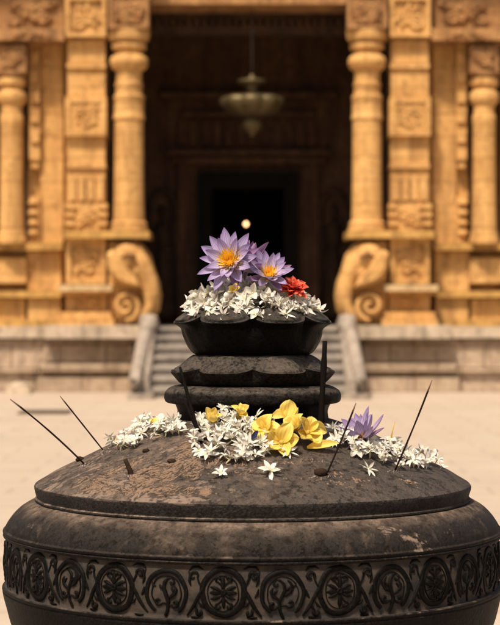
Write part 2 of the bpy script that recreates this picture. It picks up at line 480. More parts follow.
for k in range(NM):
    th = (k + .5) * PITCH + PI   # th=0 is the front; medallion centres at +-6 degrees
    kindA = (k + NM // 2) % 2 == 1
    jx = random.uniform(-1, 1)
    if kindA:
        stroke(th, arc(0, 0, 33, HB - 7, 90, 450, 40), 4.4, 4.6, (1, 1))
        stroke(th, arc(0, 0, 24.5, HB - 15, 90, 450, 36), 1.0, 2.6, (1, 1))
        for sy in (1, -1):
            stroke(th, [(0, sy * 5), (0, sy * 12), (0, sy * 20), (0, sy * (HB - 17))], 3.2, 5, (.6, .3))
            for sx in (1, -1):
                stroke(th, [(sx * x, sy * y) for x, y in [(1, 8), (5, 13), (9, 17)] + spiral(8, 21, 5, 2, -40, 210)], 2.0, 4.6, (.6, .5))
        for sx in (1, -1):
            stroke(th, [(sx * 4, 0), (sx * 9, 0), (sx * 15, 0), (sx * 22, 0)], 4.4, 4.6, (.4, .3))
            for sy in (1, -1):
                stroke(th, [(sx * 3, sy * 3), (sx * 8, sy * 6), (sx * 14, sy * 9), (sx * 20, sy * 10)], 2.6, 4.4, (.5, .3))
        stroke(th, arc(0, 0, 3, 3, 0, 360, 12), 2.2, 5.6, (1, 1))
    else:
        stroke(th, arc(0, -2, 33, HB - 8, -55, 235, 36), 4.4, 4.6, (.8, .8))
        stroke(th, arc(0, -2, 24.5, HB - 16, -35, 215, 30), 1.0, 2.6, (1, 1))
        m = 1 if (k // 2) % 2 else -1
        P = lambda L_: [(m * a, b) for a, b in L_]
        stroke(th, P([(2, -HB + 4), (-2, -HB + 12), (-4, -16), (0, -6), (4, 4), (3, 14), (-3, 20), (-9, 21)]), 2.8, 5, (.8, .3))
        stroke(th, P([(-9, 21), (-13, 18)] + spiral(-9, 15, 5, 1.5, 130, 380)), 2.0, 4.6)
        stroke(th, P([(0, -6), (7, -4), (13, 1), (16, 8), (13, 15), (9, 19)]), 2.6, 4.8, (.5, .3))
        stroke(th, P([(4, 4), (9, 6), (12, 10)]), 2.2, 4.2, (.5, .3))
        stroke(th, P([(-3, -12), (-9, -8), (-15, -4), (-18, 3), (-15, 9)]), 2.8, 4.8, (.5, .3))
        stroke(th, P([(-15, -4), (-11, 3), (-7, 6)]), 2.0, 4.2, (.5, .3))
        stroke(th, P([(-2, -20), (6, -20)] + spiral(12, -17, 6.5, 2, 230, 520)), 2.3, 4.8, (.6, .4))
        stroke(th, P([(-2, -24), (-9, -22)] + spiral(-14, -20, 6, 2, -50, -340)), 2.3, 4.8, (.6, .4))
        stroke(th, P([(16, 8), (21, 10), (23, 15)]), 1.8, 4, (.5, .3))
    # running vine between this medallion and the next
    flip = 1 if kindA else -1
    c = HW
    V = lambda L_: [(c + flip * a, b) for a, b in L_]
    stroke(th, V([(-17, 16), (-12, 6), (-5, -6), (1, -18), (7, -28), (13, -36)]), 2.7, 4.6, (.6, .5))
    stroke(th, V([(-13, 8), (-8, 16), (-5, 24)] + spiral(1.5, 25, 7.5, 2.4, 180, -150)), 2.3, 4.8, (.6, .5))
    stroke(th, V([(2, -20), (-3, -27)] + spiral(-7, -31, 5.5, 2, 40, -260)), 2.6, 5.0, (.7, .5))
    stroke(th, V([(6, 10), (9, 18), (8, 27), (11, 33)]), 2.0, 4.2, (.4, .3))
    stroke(th, V([(4, -8), (8, -2), (9, 6)]), 2.4, 4.2, (.4, .3))
    stroke(th, V([(-6, -14), (-10, -20), (-16, -24)]), 2.2, 4.0, (.4, .3))
    stroke(th, V([(9, 34), (4, 39), (-6, 40), (-14, 36)]), 1.8, 4.0, (.4, .3))
    stroke(th, V([(-10, -39), (-2, -40), (6, -39)]), 1.8, 4.0, (.4, .4))
rel = mb.build('frieze_relief', m_relief, frieze)

# tiers
NP = 8
def lotus(name, pts, mat, parent, n=192, npet=NP, p=3.0, seed=1, phase=0.0, sub=3, lobe=None):
    """pts: (hw, y, dr, dy): dr/dy shift (photo px) at the notch between two petals"""
    A = [pr(a, b) for a, b, _, _ in pts]
    B = [(dr * .0018, -dy * .0018) for _, _, dr, dy in pts]
    A = smooth_prof(A, sub); B = smooth_prof(B, sub)
    rf = rough_fn(seed, .0012)
    mb = MB(); na = len(A)
    def fn(i, th, r, z):
        t = (npet * th / (2 * PI) + phase) % 1.0
        s = abs(2 * t - 1) ** p
        r, z = r + B[i][0] * s, z + B[i][1] * s
        if lobe:
            v = (i / (na - 1) - lobe[0]) / (lobe[1] - lobe[0])
            if -.1 < v < 1.1:
                e = ((2 * t - 1) / .80) ** 2 + ((v - .5) / .5) ** 2
                z += lobe[2] * max(0, min(1, (1.05 - e) * 4)) - lobe[2] * .5 * max(0, 1 - abs(e - 1.25) * 4)
        return rf(i, th, r, z)
    mb.revolve(A, (UX, 0, 0), n, fn=fn)
    return mb.build(name, mat, parent, angle=50)
lotus('neck', [(78, 424, 0, 0), (75.5, 416, 0, 0), (75, 410, 0, 0), (77.5, 404, 0, 0), (80, 400, 0, 0)], m_bowl, URN, seed=2)
lotus('lotus_ledge', [(70, 402.5, 0, 0), (80, 403, 0, 0), (86.5, 401.8, -2, -1), (88.8, 398.8, -3.5, -1), (89, 394, -3.5, -.5), (86.8, 389.8, -2.5, 0), (82, 386.8, -1.5, 1.2), (75, 384.8, -.5, 1), (60, 383.8, 0, 0)], m_tier, URN, seed=4, p=5, sub=5)
lotus('lotus_disc', [(56, 385.5, 0, 0), (67, 384.8, 0, 0), (73, 382.8, -2, -2), (77.5, 379.5, -6, -4), (81.5, 375.6, -10, -5), (84.4, 372.2, -12, -4.5), (84.2, 371.0, -12, -4), (80.5, 370.6, -8.5, -2.5), (76, 368.4, -4, 0), (72, 365.5, -1, 2), (66, 360, 0, 2), (60, 355.8, 0, 1), (52, 353, 0, 0)], m_tier, URN, seed=6, p=3.2, sub=6, n=320, lobe=(.52, .92, .0035))
bowl = lotus('lotus_bowl', [(46, 356, 0, 0), (55, 354.8, 0, 0), (60.5, 351.5, 0, 0), (66, 344, 0, 0), (70, 335, -1, 0), (72, 329, -3, -1.5), (76, 326, -6, -4), (80, 323.8, -9, -6.5), (80, 322, -9, -6), (76.5, 319.5, -6, -3), (71, 315.5, -2, 1.5), (64, 311.3, 0, 1.5), (56, 309.3, 0, 0), (40, 309, 0, 0), (1, 308.5, 0, 0)], m_bowl, URN, seed=9, p=5, sub=6, n=320, lobe=(.58, .86, .003))

# pedestal under the urn, below the frame
PED = thing('stone_pedestal', 'plain dark stone pedestal carrying the urn', 'pedestal', (UX, 0, 0))
zfoot = pr(124, 818)[1]
mb = MB()
mb.revolve([(.27, 0), (.27, .10), (.25, .12), (.235, zfoot - .08), (.26, zfoot - .05), (.265, zfoot)], (UX, 0, 0), 64)
mb.build('shaft', m_pot, PED, angle=40)
mb = MB(); mb.box(UX - .34, UX + .34, -.34, .34, 0, .099)
mb.build('base_slab', m_pot, PED, smooth=False)

# ------------------------------------------------------------------ lid ray cast
def lid_hit(px, py):
    d = (unproj(px, py, D0) - CAM)
    for yy in range(0, 60):
        d = (unproj(px, py + yy * .7, D0) - CAM)
        t = .80
        while t < 1.15:
            p = CAM + d * t
            r = math.hypot(p.x - UX, p.y)
            if r < LIDS[-1][0] and p.z <= lid_z(r): return p
            t += .0007
    return p
def lid_normal(p):
    v = Vector((p.x - UX, p.y, 0)); r = v.length; v.normalize()
    s = (lid_z(r + .004) - lid_z(r - .004)) / .008
    return (Vector((0, 0, 1)) - v * s).normalized()
def on_lid(x, y):
    p = Vector((x, y, 0)); p.z = lid_z(math.hypot(x - UX, y)); return p
def basis(axis, spin=0.0):
    z = Vector(axis).normalized()
    x = Vector((0, 0, 1)).cross(z)
    if x.length < 1e-3: x = Vector((1, 0, 0))
    x.normalize(); y = z.cross(x)
    return Matrix((x, y, z)).transposed().to_4x4() @ Matrix.Rotation(spin, 4, 'Z')

# ------------------------------------------------------------------ FLOWERS
def jasmine_proto(nP, L, W, droop, cup, sharp, label, seedk):
    random.seed(seedk)
    t = thing('jasmine_flower', label, 'flower')
    mb = MB()
    for i in range(nP):
        a = 2 * PI * i / nP + random.uniform(-.18, .18)
        M = Matrix.Rotation(a, 4, 'Z') @ Matrix.Rotation(-random.uniform(-.1, .75), 4, 'Y') @ Matrix.Rotation(random.uniform(-.7, .7), 4, 'X')
        mb.petal(M, L * random.uniform(.82, 1.12), W * random.uniform(.85, 1.1), 6, 4, droop * random.uniform(.3, 1.6), cup, sharp, start=.0012, base=.4, twist=random.uniform(-.7, .7), wav=.3)
    mb.build('corolla', m_white, t)
    mb = MB()
    n = 6; cv = [Vector((0.0010 * math.sin(i), .003 * (i / n) ** 2, .001 - .015 * i / n)) for i in range(n + 1)]
    mb.tube(cv, [.0016 - .0007 * i / n for i in range(n + 1)], 6)
    mb.t = [.2 + .7 * (1 - (i // 6) / n) for i in range(len(mb.v))]
    mb.build('flower_tube', m_tube, t)
    return t
LBOWL = 'white jasmine flower heaped with many others in the black lotus bowl'
GB = 'jasmine flowers heaped in the lotus bowl'
PROTO = []
_r = random.Random(4)
for q_, (nP_, L_, W_p, dr_, cu_, sh_) in enumerate(((7, .0185, .0062, -.7, .35, .9), (6, .0170, .0074, -1.1, .3, .8), (5, .0150, .0105, -1.0, .4, .6), (8, .0180, .0050, -.3, .4, 1.0), (6, .0145, .0090, 1.7, .6, .6),
        (5, .0175, .0080, .9, .5, .7), (7, .0165, .0058, -1.6, .2, .9), (6, .0190, .0055, .4, .5, .9), (5, .0140, .0095, -1.5, .5, .55), (9, .0160, .0056, -.9, .3, .8))):
    PROTO.append(jasmine_proto(nP_, L_, W_p, dr_, cu_, sh_, LBOWL, q_ + 1))
used = set()
def jasmine(kind, p, axis, sc=1.0, spin=None, label=None, group=None):
    o = PROTO[kind]
    if kind in used: o = copy_thing(o)
    used.add(kind)
    o['label'] = label
    if group: o['group'] = group
    elif 'group' in o: del o['group']
    o.matrix_world = Matrix.Translation(p) @ basis(axis, random.uniform(0, 6.3) if spin is None else spin) @ Matrix.Scale(sc, 4)
    return o
random.seed(21)
# heap in the bowl: dome of flowers about 50 mm high
ZBW = H - (309.5 - CY) * .0018
def heap_top(dx, dy):
    q = (dx / .112) ** 2 + (dy / .105) ** 2
    return max(0, 1 - q) ** .5 * .040
n = 0
for layer, cnt in ((.15, 34), (.55, 50), (1.0, 74)):
    for _ in range(cnt):
        a = random.uniform(0, 2 * PI); rr = math.sqrt(random.random()) * (.126 if layer < .5 else .112)
        if math.cos(a) < -.3 and random.random() < .5: a += PI   # more of them towards the front
        dx, dy = rr * math.sin(a) * 1.0, -rr * math.cos(a) * .95
        z = ZBW + .004 - max(0, rr - .108) * .55 + heap_top(dx, dy) * layer
        out = Vector((dx * 9, dy * 9, .75))
        ax = (out + Vector((random.gauss(0, .4), random.gauss(-.15, .4), random.gauss(0, .3))))
        jasmine(random.choice((0, 1, 2, 2, 8, 3, 4, 4, 5, 6, 7, 9)), Vector((UX - .004 + dx, dy, z)), ax, random.uniform(.9, 1.3), None, LBOWL, GB)

for i in range(26):
    a = R(-78 + 156 * (i + random.uniform(-.4, .4)) / 25)
    rr = random.uniform(.108, .130)
    p = Vector((UX + rr * math.sin(a), -rr * math.cos(a), ZBW + .004 - max(0, rr - .106) * .75 + random.uniform(0, .006)))
    jasmine(random.randrange(10), p, (math.sin(a) * .8 + random.gauss(0, .35), -math.cos(a) * .8 + random.gauss(0, .3), .8), random.uniform(.75, 1.15), None, LBOWL, GB)

def region(poly):
    xs = [p[0] for p in poly]; ys = [p[1] for p in poly]
    while True:
        x, y = random.uniform(min(xs), max(xs)), random.uniform(min(ys), max(ys))
        c = False; j = len(poly) - 1
        for i in range(len(poly)):
            (xi, yi), (xj, yj) = poly[i], poly[j]
            if (yi > y) != (yj > y) and x < (xj - xi) * (y - yi) / (yj - yi) + xi: c = not c
            j = i
        if c: return x, y
def drift(poly, cnt, lift, label, group, kinds=(0, 1, 2, 3, 4, 5, 6, 7, 8, 9)):
    for _ in range(cnt):
        x, y = region(poly)
        p = lid_hit(x, y); nrm = lid_normal(p)
        ax = nrm + Vector((random.gauss(0, .45), random.gauss(-.3, .45), random.gauss(0, .2)))
        jasmine(random.choice(kinds), p + nrm * (.007 + lift * random.random() ** 1.3), ax, random.uniform(.68, 1.08), None, label, group)
drift([(192, 452), (200, 428), (215, 426), (250, 428), (276, 438), (282, 452), (262, 460), (230, 463), (198, 460)], 66, .017,
      'white jasmine flower in the loose heap at the foot of the lotus tiers', 'jasmine flowers heaped at the front of the lid')
drift([(196, 440), (205, 424), (245, 424), (270, 430), (262, 440), (215, 446)], 30, .024,
      'white jasmine flower in the loose heap at the foot of the lotus tiers', 'jasmine flowers heaped at the front of the lid')
drift([(326, 432), (345, 428), (375, 446), (388, 456), (384, 466), (366, 460), (345, 455), (330, 448)], 40, .014,
      'white jasmine flower in the drift around the violet lily on the lid', 'jasmine flowers around the lily on the lid')
drift([(380, 446), (402, 450), (425, 458), (437, 467), (428, 469), (410, 467), (392, 463)], 30, .008,
      'white jasmine flower in the drift on the right edge of the lid', 'jasmine flowers on the right edge of the lid')
drift([(104, 446), (135, 432), (160, 424), (185, 420), (188, 434), (170, 442), (140, 447), (118, 449)], 42, .011,
      'white jasmine flower in the drift on the left edge of the lid', 'jasmine flowers on the left edge of the lid')
def single(px, py, kind, sc, label, tilt=(0, -.25, 0), lift=.006):
    p = lid_hit(px, py); nrm = lid_normal(p)
    return jasmine(kind, p + nrm * lift, nrm + Vector(tilt), sc * 1.3, None, label)
random.seed(5)
single(271, 474, 0, .95, 'white star-shaped jasmine lying alone on the lid below the yellow flowers')
single(221, 476.5, 1, .68, 'smallest lone white jasmine lying on the bare front of the lid')
single(367, 472, 3, .85, 'lone white jasmine on the lid right of the charred stub', (.2, -.2, 0))
single(208, 458, 0, .9, 'white jasmine lying flat at the front left rim of the flower heap', (-.2, -.1, 0))
single(288, 455, 3, .85, 'white jasmine lying flat under the yellow flowers', (.1, -.1, 0))
single(399, 468, 4, .6, 'single white petal cluster at the foot of the tall right incense stick')
single(440, 470, 1, .5, 'tiny white jasmine farthest right near the lip of the lid')

# ---- water lilies
def lily(loc, axis, Rr, nP, label, mats, spin=0.0, open_=0.55, nSt=70, half=None, sepals=True, name='water_lily'):
    """open_: petal rise angle of the innermost ring in radians"""
    t = thing(name, label, 'flower')
    rings = ((nP // 2, 1.0, open_ * .55, .235), (nP // 2, .97, open_ * 1.0, .225), (nP // 2, .80, open_ * 1.2, .20))
    for ri, (n_, l_, rise, w_) in enumerate(rings):
        for i in range(n_):
            a = 2 * PI * (i + .5 * (ri % 2) + .13 * ri) / n_ + random.uniform(-.10, .10)
            M = Matrix.Rotation(a, 4, 'Z') @ Matrix.Rotation(-(rise + random.uniform(-.12, .12)), 4, 'Y')
            mb = MB()
            mb.petal(M, Rr * l_ * random.uniform(.90, 1.06), Rr * w_ * random.uniform(1.35, 1.75), 10, 6, .5 + random.uniform(-.35, .35), .55, .75, start=Rr * .10, base=.55)
            mb.build('petal', mats[0], t)
    if sepals:
        for i in range(4):
            a = 2 * PI * i / 4 + .4
            M = Matrix.Translation((0, 0, -.002)) @ Matrix.Rotation(a, 4, 'Z') @ Matrix.Rotation(-open_ * .3, 4, 'Y')
            mb = MB(); mb.petal(M, Rr * .95, Rr * .30, 8, 5, .3, .5, .7, start=Rr * .08, base=.6)
            mb.build('sepal', mats[1], t)
    if nSt:
        mb = MB()
        for i in range(nSt):
            a = i * 2.39996; q = (i + .5) / nSt
            rise = .26 + .85 * (1 - q)
            M = Matrix.Rotation(a, 4, 'Z') @ Matrix.Rotation(-rise, 4, 'Y')
            mb.petal(M, Rr * (.27 + .22 * q), Rr * .066, 5, 2, 1.0, .4, .35, start=Rr * (.05 + .12 * q), base=.9)
        mb.build('stamens', m_stamen, t)
        mb = MB(); mb.ball((0, 0, Rr * .08), Rr * .16, Rr * .16, Rr * .09, 14, 6)
        mb.t = [max(0, v.z) / (Rr * .2) for v in mb.v]
        mb.build('seed_disc', m_disc, t)
    mb = MB(); mb.tube([(0, 0, 0), (0, .001, -.012), (.002, .003, -.028)], [.0045, .0038, .0034], 8)
    mb.build('stem', m_sepal, t)
    t.matrix_world = Matrix.Translation(loc) @ basis(axis, spin)
    return t
random.seed(33)
lily(unproj(230.5, 263, D0 - .060), (-.30, -.86, .40), .0570, 14, 'largest violet water lily facing out at the top left of the bowl heap', (m_lily, m_sepal), open_=.46, nSt=110)
lily(unproj(268.5, 276, D0 - .062), (.12, -.74, .62), .0460, 12, 'smaller violet water lily beside the red flower in the bowl heap', (m_lily, m_sepal), open_=.58, nSt=90)
# half closed lily standing between the two open ones
lily(unproj(246, 272, D0 - .030), (.30, .0, .95), .062, 8, 'half closed mauve water lily standing up between the two open lilies', (m_sepal, m_sepal), open_=1.02, nSt=0, name='water_lily')
p = lid_hit(363, 446)
lily(p + Vector((0, 0, .012)), (-.42, -.28, .85), .052, 14, 'violet water lily lying sideways on the lid behind an incense stick', (m_lily2, m_sepal), open_=.72, nSt=40)

# ---- red flower
def ruffled(loc, axis, Rr, label):
    t = thing('red_flower', label, 'flower')
    mb = MB()
    for ring, (n_, rise, l_) in enumerate(((9, .25, 1.0), (9, .6, .95), (8, .95, .85), (6, 1.25, .7))):
        for i in range(n_):
            a = 2 * PI * (i + .5 * (ring % 2)) / n_ + random.uniform(-.15, .15)
            M = Matrix.Rotation(a, 4, 'Z') @ Matrix.Rotation(-(rise + random.uniform(-.15, .15)), 4, 'Y')
            mb.petal(M, Rr * l_ * random.uniform(.85, 1.1), Rr * .5, 7, 5, -.3 + random.uniform(-.5, .5), .5, .42, start=Rr * .05, base=.4, wav=.5)
    mb.build('petals', m_red, t)
    mb = MB(); mb.ball((0, 0, -.004), Rr * .28, Rr * .28, Rr * .3, 10, 6)
    mb.build('calyx', m_green, t)
    t.matrix_world = Matrix.Translation(loc) @ basis(axis)
    return t
random.seed(9)
ruffled(unproj(291.5, 291, D0 - .065), (.25, -.55, .8), .0290, 'ruffled scarlet flower on the right side of the bowl heap')

# ---- yellow flowers
def trumpet(loc, axis, Rr, label, nP=5, rise=.7, spin=0.0):
    t = thing('yellow_flower', label, 'flower')
    mb = MB()
    for i in range(nP):
        a = 2 * PI * i / nP + random.uniform(-.15, .15)
        M = Matrix.Rotation(a, 4, 'Z') @ Matrix.Rotation(-(rise + random.uniform(-.25, .25)), 4, 'Y')
        mb.petal(M, Rr * random.uniform(.9, 1.12), Rr * random.uniform(.6, .9), 10, 6, random.choice((1.6, .7, -1.3, -1.8)) + random.uniform(-.5, .5), random.uniform(.2, .9), .62, start=Rr * .05, base=.3, wav=.3, twist=random.uniform(-.6, .6))
    mb.build('petals', m_yellow, t)
    mb = MB(); mb.tube([(0, 0, .003), (0, .001, -.008), (.001, .003, -.020)], [.005, .0035, .0028], 8)
    mb.t = [.3] * len(mb.v)
    mb.build('flower_tube', m_yellow, t)
    t.matrix_world = Matrix.Translation(loc) @ basis(axis, spin)
    return t
random.seed(14)
def yel(px, py, lift, axis, Rr, label, **k):
    p = lid_hit(px, py); trumpet(p + lid_normal(p) * lift, axis, Rr, label, **k)
yel(265, 441, .020, (-.3, -.8, .5), .0320, 'yellow blossom tucked against the white heap, left end of the yellow cluster', rise=.45)
yel(285, 432, .024, (.1, -.6, .8), .0330, 'topmost yellow blossom of the cluster on the lid, rising against the dark neck', rise=.6)
yel(306, 442, .018, (.3, -.8, .5), .0340, 'broad yellow blossom beside the thick black incense stick', rise=.5)
yel(281, 450, .014, (-.1, -.9, .45), .0330, 'lowest yellow blossom at the front of the cluster on the lid', rise=.4)
yel(294, 440, .022, (-.3, -.75, .6), .0310, 'yellow blossom in the middle of the cluster with petals folded over', rise=.8)
yel(216, 435, .026, (-.2, -.6, .75), .0250, 'yellow blossom buried in the left of the white flower heap', rise=.8)
yel(240, 428, .024, (.3, -.5, .8), .0210, 'small yellow blossom peeping from the top of the white flower heap', rise=.8)
yel(157, 432, .014, (0, -.6, .8), .0150, 'golden yellow blossom among the white flowers on the left edge of the lid', rise=.9)
t = trumpet(unproj(234, 291, D0 - .088), (-.1, -.85, .5), .0150, 'small yellow blossom in the white flowers below the largest lily', rise=.8)
# long yellow petal
def petal_thing(name, label, loc, axis, L, W, mat, spin, **k):
    mb = MB(); mb.petal(Matrix.Translation((-L / 2, 0, 0)), L, W, 9, 5, k.get('bend', .4), k.get('cup', .7), k.get('sharp', .7), base=.3)
    o = mb.build(name, mat); tag(o, label, 'petal')
    o.matrix_world = Matrix.Translation(loc) @ basis(axis, spin)
    return o
def face_dir(axis, d):
    """spin that turns local +X of basis(axis) towards direction d"""
    b = basis(axis).to_3x3(); d = Vector(d)
    return math.atan2(d.dot(b.col[1]), d.dot(b.col[0]))
p = lid_hit(322, 450); nrm = (lid_normal(p) + Vector((0, -.5, 0))).normalized()
petal_thing('yellow_petal', 'folded long yellow petal lying in front of the thick black incense stick', p + nrm * .008, nrm, .056, .017, m_yellow, face_dir(nrm, (1, 0, .35)), cup=1.0)
petal_thing('pale_petal', 'thin pale green petal poking out of the bowl at its right rim', unproj(315, 309, D0 - .05), (.2, -.4, .9), .034, .007, m_green, face_dir((.2, -.4, .9), (1, -.1, -.4)))
mb = MB(); mb.tube([unproj(182, 317, D0 - .03), unproj(191, 312, D0 - .035), unproj(199, 308, D0 - .035)], [.0012, .0016, .0014], 6); mb.t = [.8] * len(mb.v)
tag(mb.build('flower_stalk', m_green), 'thin pale stalk sticking out over the left rim of the bowl', 'stalk')
p = lid_hit(255, 447)
petal_thing('dark_petal', 'dark navy petal caught between the white heap and the yellow blossoms', p + lid_normal(p) * .022, (-.1, -.8, .6), .02, .009, m_navy, 1.1)
for px, py, dx, lab in ((390, 436, .12, 'upright yellow green stalk behind the violet lily on the lid'), (118, 436, -.1, 'short yellow green stalk on the left edge of the lid')):
    p = lid_hit(px, py + 14)
    L = .045 if px > 200 else .02
    mb = MB(); q = p + Vector((0, 0, .004)); mb.tube([q, q + Vector((dx * L * .5, 0, L * .5)), q + Vector((dx * L * 1.6, 0, L))], [.0016, .0014, .0007], 6); mb.t = [.1] * len(mb.v)
    tag(mb.build('flower_stalk', m_yellow), lab, 'stalk')

# ------------------------------------------------------------------ INCENSE
def stick(bp, tp, r, label, ddepth=0.0, tipash=True, mat=None, name='incense_stick', bend=0.0):
    p = lid_hit(*bp)
    d = p.y + D0
    q = unproj(tp[0], tp[1], d + ddepth)
    t = thing(name, label, 'incense', p)
    ax = (q - p)
    a = p - ax.normalized() * .006
    mid = a + (q - a) * .5 + Vector((bend, 0, bend * .6))
    pts = []
    for i in range(9):
        s = i / 8
        pts.append(a * (1 - s) ** 2 + mid * 2 * s * (1 - s) + q * s * s)
    c = 7 if tipash else 8
    mb = MB(); mb.tube(pts[:c + 1], [r * random.uniform(.86, 1.1) * (1 if tipash or i < 7 else .8) for i in range(c + 1)], 8)
    mb.build('shaft', mat or m_stick, t)
    if tipash:
        mb = MB(); mb.tube(pts[7:9], [r * 1.02, r * .55], 8); mb.build('burnt_tip', m_ashtip, t)
    return t
random.seed(3)
stick((84, 464), (10, 399), .00165, 'longest thin incense stick leaning far left over the courtyard', bend=.006)
stick((103, 450), (60, 396), .0014, 'thin incense stick beside the left flower drift, leaning left', ddepth=.02)
stick((201, 443), (180, 367), .0030, 'black incense stick leaning on the lotus tiers at their left', ddepth=.03, tipash=False, mat=m_burnt)
stick((203, 441), (185, 402), .0036, 'short black incense stub crossing the longer stick left of the white heap', ddepth=.02, tipash=False, mat=m_burnt)
stick((320, 439), (325, 341), .0052, 'thick black incense stick standing upright right of the yellow blossoms', ddepth=.0, mat=m_burnt, tipash=False)
stick((327, 473), (356, 403), .0015, 'thin incense stick rising from the charred stub in front of the violet lily', bend=.003)
stick((395, 470), (432, 380), .0015, 'tall thin incense stick leaning right on the right flank of the lid', bend=.004)
stick((132, 475), (125, 459), .0042, 'short black incense stub standing on the dusty left flank of the lid', tipash=False, mat=m_char)
def lump(px, py, r, label):
    p = lid_hit(px, py)
    mb = MB(); mb.ball((p.x, p.y, p.z + r * .45), r * 1.25, r, r * .75, 10, 7)
    for v in mb.v: v += Vector((random.uniform(-1, 1), random.uniform(-1, 1), random.uniform(-1, 1))) * r * .16
    tag(mb.build('charred_stub', m_char), label, 'incense stub')
lump(320.5, 475, .0095, 'round charred stub lying at the foot of a thin stick, front right of the lid')
lump(172, 463, .0060, 'dark burnt crumb on the dusty lid left of the white heap')
lump(146, 452, .0050, 'dark burnt crumb just below the left flower drift')
lump(80, 461, .0065, 'dark burnt crumb at the foot of the longest incense stick')

# ------------------------------------------------------------------ debris (uncountable)
random.seed(77)
mb = MB()
def flake(p, L, W, ang, mat, h):
    nrm = lid_normal(p)
    b = basis(nrm, 0).to_3x3()
    t1 = (b.col[0] * math.cos(ang) + b.col[1] * math.sin(ang)); t2 = nrm.cross(t1)
    k = 4; vs = []
    cv = random.uniform(-.3, .3)
    for i in range(k + 1):
        s = i / k - .5
        w = W * (1 - (abs(s) * 1.7) ** 2) * random.uniform(.6, 1.1) + W * .08
        c = p + t1 * (s * L) + t2 * (cv * L * s * s)
        c.z = lid_z(math.hypot(c.x - UX, c.y))
        lift = h * random.uniform(.4, 1.2)
        vs += [c - t2 * w - nrm * .0012, c - t2 * w * .6 + nrm * lift, c + t2 * w * .5 + nrm * lift * random.uniform(.5, 1.2), c + t2 * w - nrm * .0012]
    fs = []
    for i in range(k):
        for j in range(3):
            q = i * 4 + j; fs.append((q, q + 1, q + 5, q + 4))
    fs.append((0, 3, 2, 1)); fs.append((k * 4, k * 4 + 1, k * 4 + 2, k * 4 + 3))
    mb.add(vs, fs, mat)
def scatter(cx, cy, sx, sy, ang, n, Lr, mats, along):
    cl = [(random.gauss(0, 1) * sx, random.gauss(0, 1) * sy, random.gauss(along, .6)) for _ in range(max(2, n // 22))]
    for _ in range(n):
        ca, cb, along = random.choice(cl)
        a, b = ca + random.gauss(0, 1) * sx * .13 + random.gauss(0, 2), cb + random.gauss(0, 1) * sy * .14 + random.gauss(0, 1)
        x = cx + a * math.cos(ang) + b * math.sin(ang); y = cy - a * math.sin(ang) + b * math.cos(ang)
        p = lid_hit(x, y)
        if math.hypot(p.x - UX, p.y) > LIDS[-1][0] - .012: continue
        L = random.uniform(*Lr)
        flake(p, L, random.uniform(.0005, .0015), random.gauss(along, .35), random.choice(mats), random.uniform(.0006, .0022))
scatter(150, 477, 40, 9, .35, 700, (.004, .026), (0, 0, 1), .5)
scatter(178, 467, 16, 12, .6, 420, (.004, .018), (0, 0, 1), .7)
scatter(92, 483, 26, 6, .45, 320, (.004, .020), (0, 0, 1), .6)
scatter(125, 490, 40, 4, .0, 320, (.004, .020), (0, 0, 1), .1)
scatter(205, 492, 5, 8, .0, 50, (.004, .018), (0, 0), 1.2)
scatter(262, 501, 10, 2, .0, 40, (.004, .012), (0, 0), .1)
scatter(240, 466, 50, 5, .0, 160, (.002, .008), (0, 1, 1), .3)
for x_, y_ in ((84, 465), (104, 452), (396, 471), (327, 475), (320, 477), (133, 476), (202, 444), (320, 441)):
    scatter(x_, y_, 3.5, 1.6, .1, 34, (.001, .005), (1, 1, 2), .2)
scatter(380, 474, 32, 8, -.3, 160, (.002, .009), (0, 0, 1), -.4)
scatter(250, 480, 120, 14, .0, 200, (.0015, .005), (0, 1, 1), .0)
deb = mb.build('dry_debris', [m_flake, m_ash, m_pale])
tag(deb, 'crumbled incense ash and dry plant flakes scattered over the lid', 'debris', kind='stuff')

# ------------------------------------------------------------------ TEMPLE
TY = 31.4 - D0
AX = (248 - CX) * 31.9 / F
TEMPLE = thing('temple', 'ochre carved stone temple with columns and elephant heads flanking a dark doorway', 'temple', (AX, TY, 0))
def U(px, D): return AX + (px - 248) * D / F
def Zp(py, D): return H - (py - CY) * D / F
def bx(mb, a, b, ya, yb, Df, Db, s=-1, mat=0):
    """px box on the left half (mirrored when s=+1); ya top, yb bottom; Df front distance, Db back distance"""
    x0, x1 = U(a, Df), U(b, Df)
    if s > 0: x0, x1 = 2 * AX - x1, 2 * AX - x0
    mb.box(x0, x1, Df - D0, Db - D0, Zp(yb, Df), Zp(ya, Df), mat)
def sx_(px, D, s):
    x = U(px, D); return 2 * AX - x if s > 0 else x
def carving(mb, a, b, ya, yb, D, s, seed, mat=0, n=7, dep=.06):
    """scrolls and bosses cut into a panel"""
    rnd = random.Random(seed)
    cxp, cyp = (a + b) / 2, (ya + yb) / 2
    w, h = (b - a) / 2, (yb - ya) / 2
    k = D / F
    def spir(px, py, r, dirn):
        pts = []
        for i in range(15):
            t = i / 14; ang = dirn * t * 2.2 * PI + rnd.random() * .2
            q = r * (1 - .8 * t)
            pts.append(Vector((sx_(px + q * math.cos(ang), D, s), D - D0 - .01, Zp(py + q * math.sin(ang), D))))
        mb.tube(pts, [dep * .75 * (1 - .5 * i / 14) for i in range(15)], 6, mat)
    for i in range(n):
        px = cxp + rnd.uniform(-.62, .62) * w; py = cyp + rnd.uniform(-.62, .62) * h
        spir(px, py, min(w, h) * rnd.uniform(.25, .4), rnd.choice((-1, 1)))
    for i in range(n):
        px = cxp + rnd.uniform(-.75, .75) * w; py = cyp + rnd.uniform(-.75, .75) * h
        mb.ball((sx_(px, D, s), D - D0, Zp(py, D)), rnd.uniform(1, 2.6) * k, dep * 1.1, rnd.uniform(1, 3) * k, 8, 6, mat)
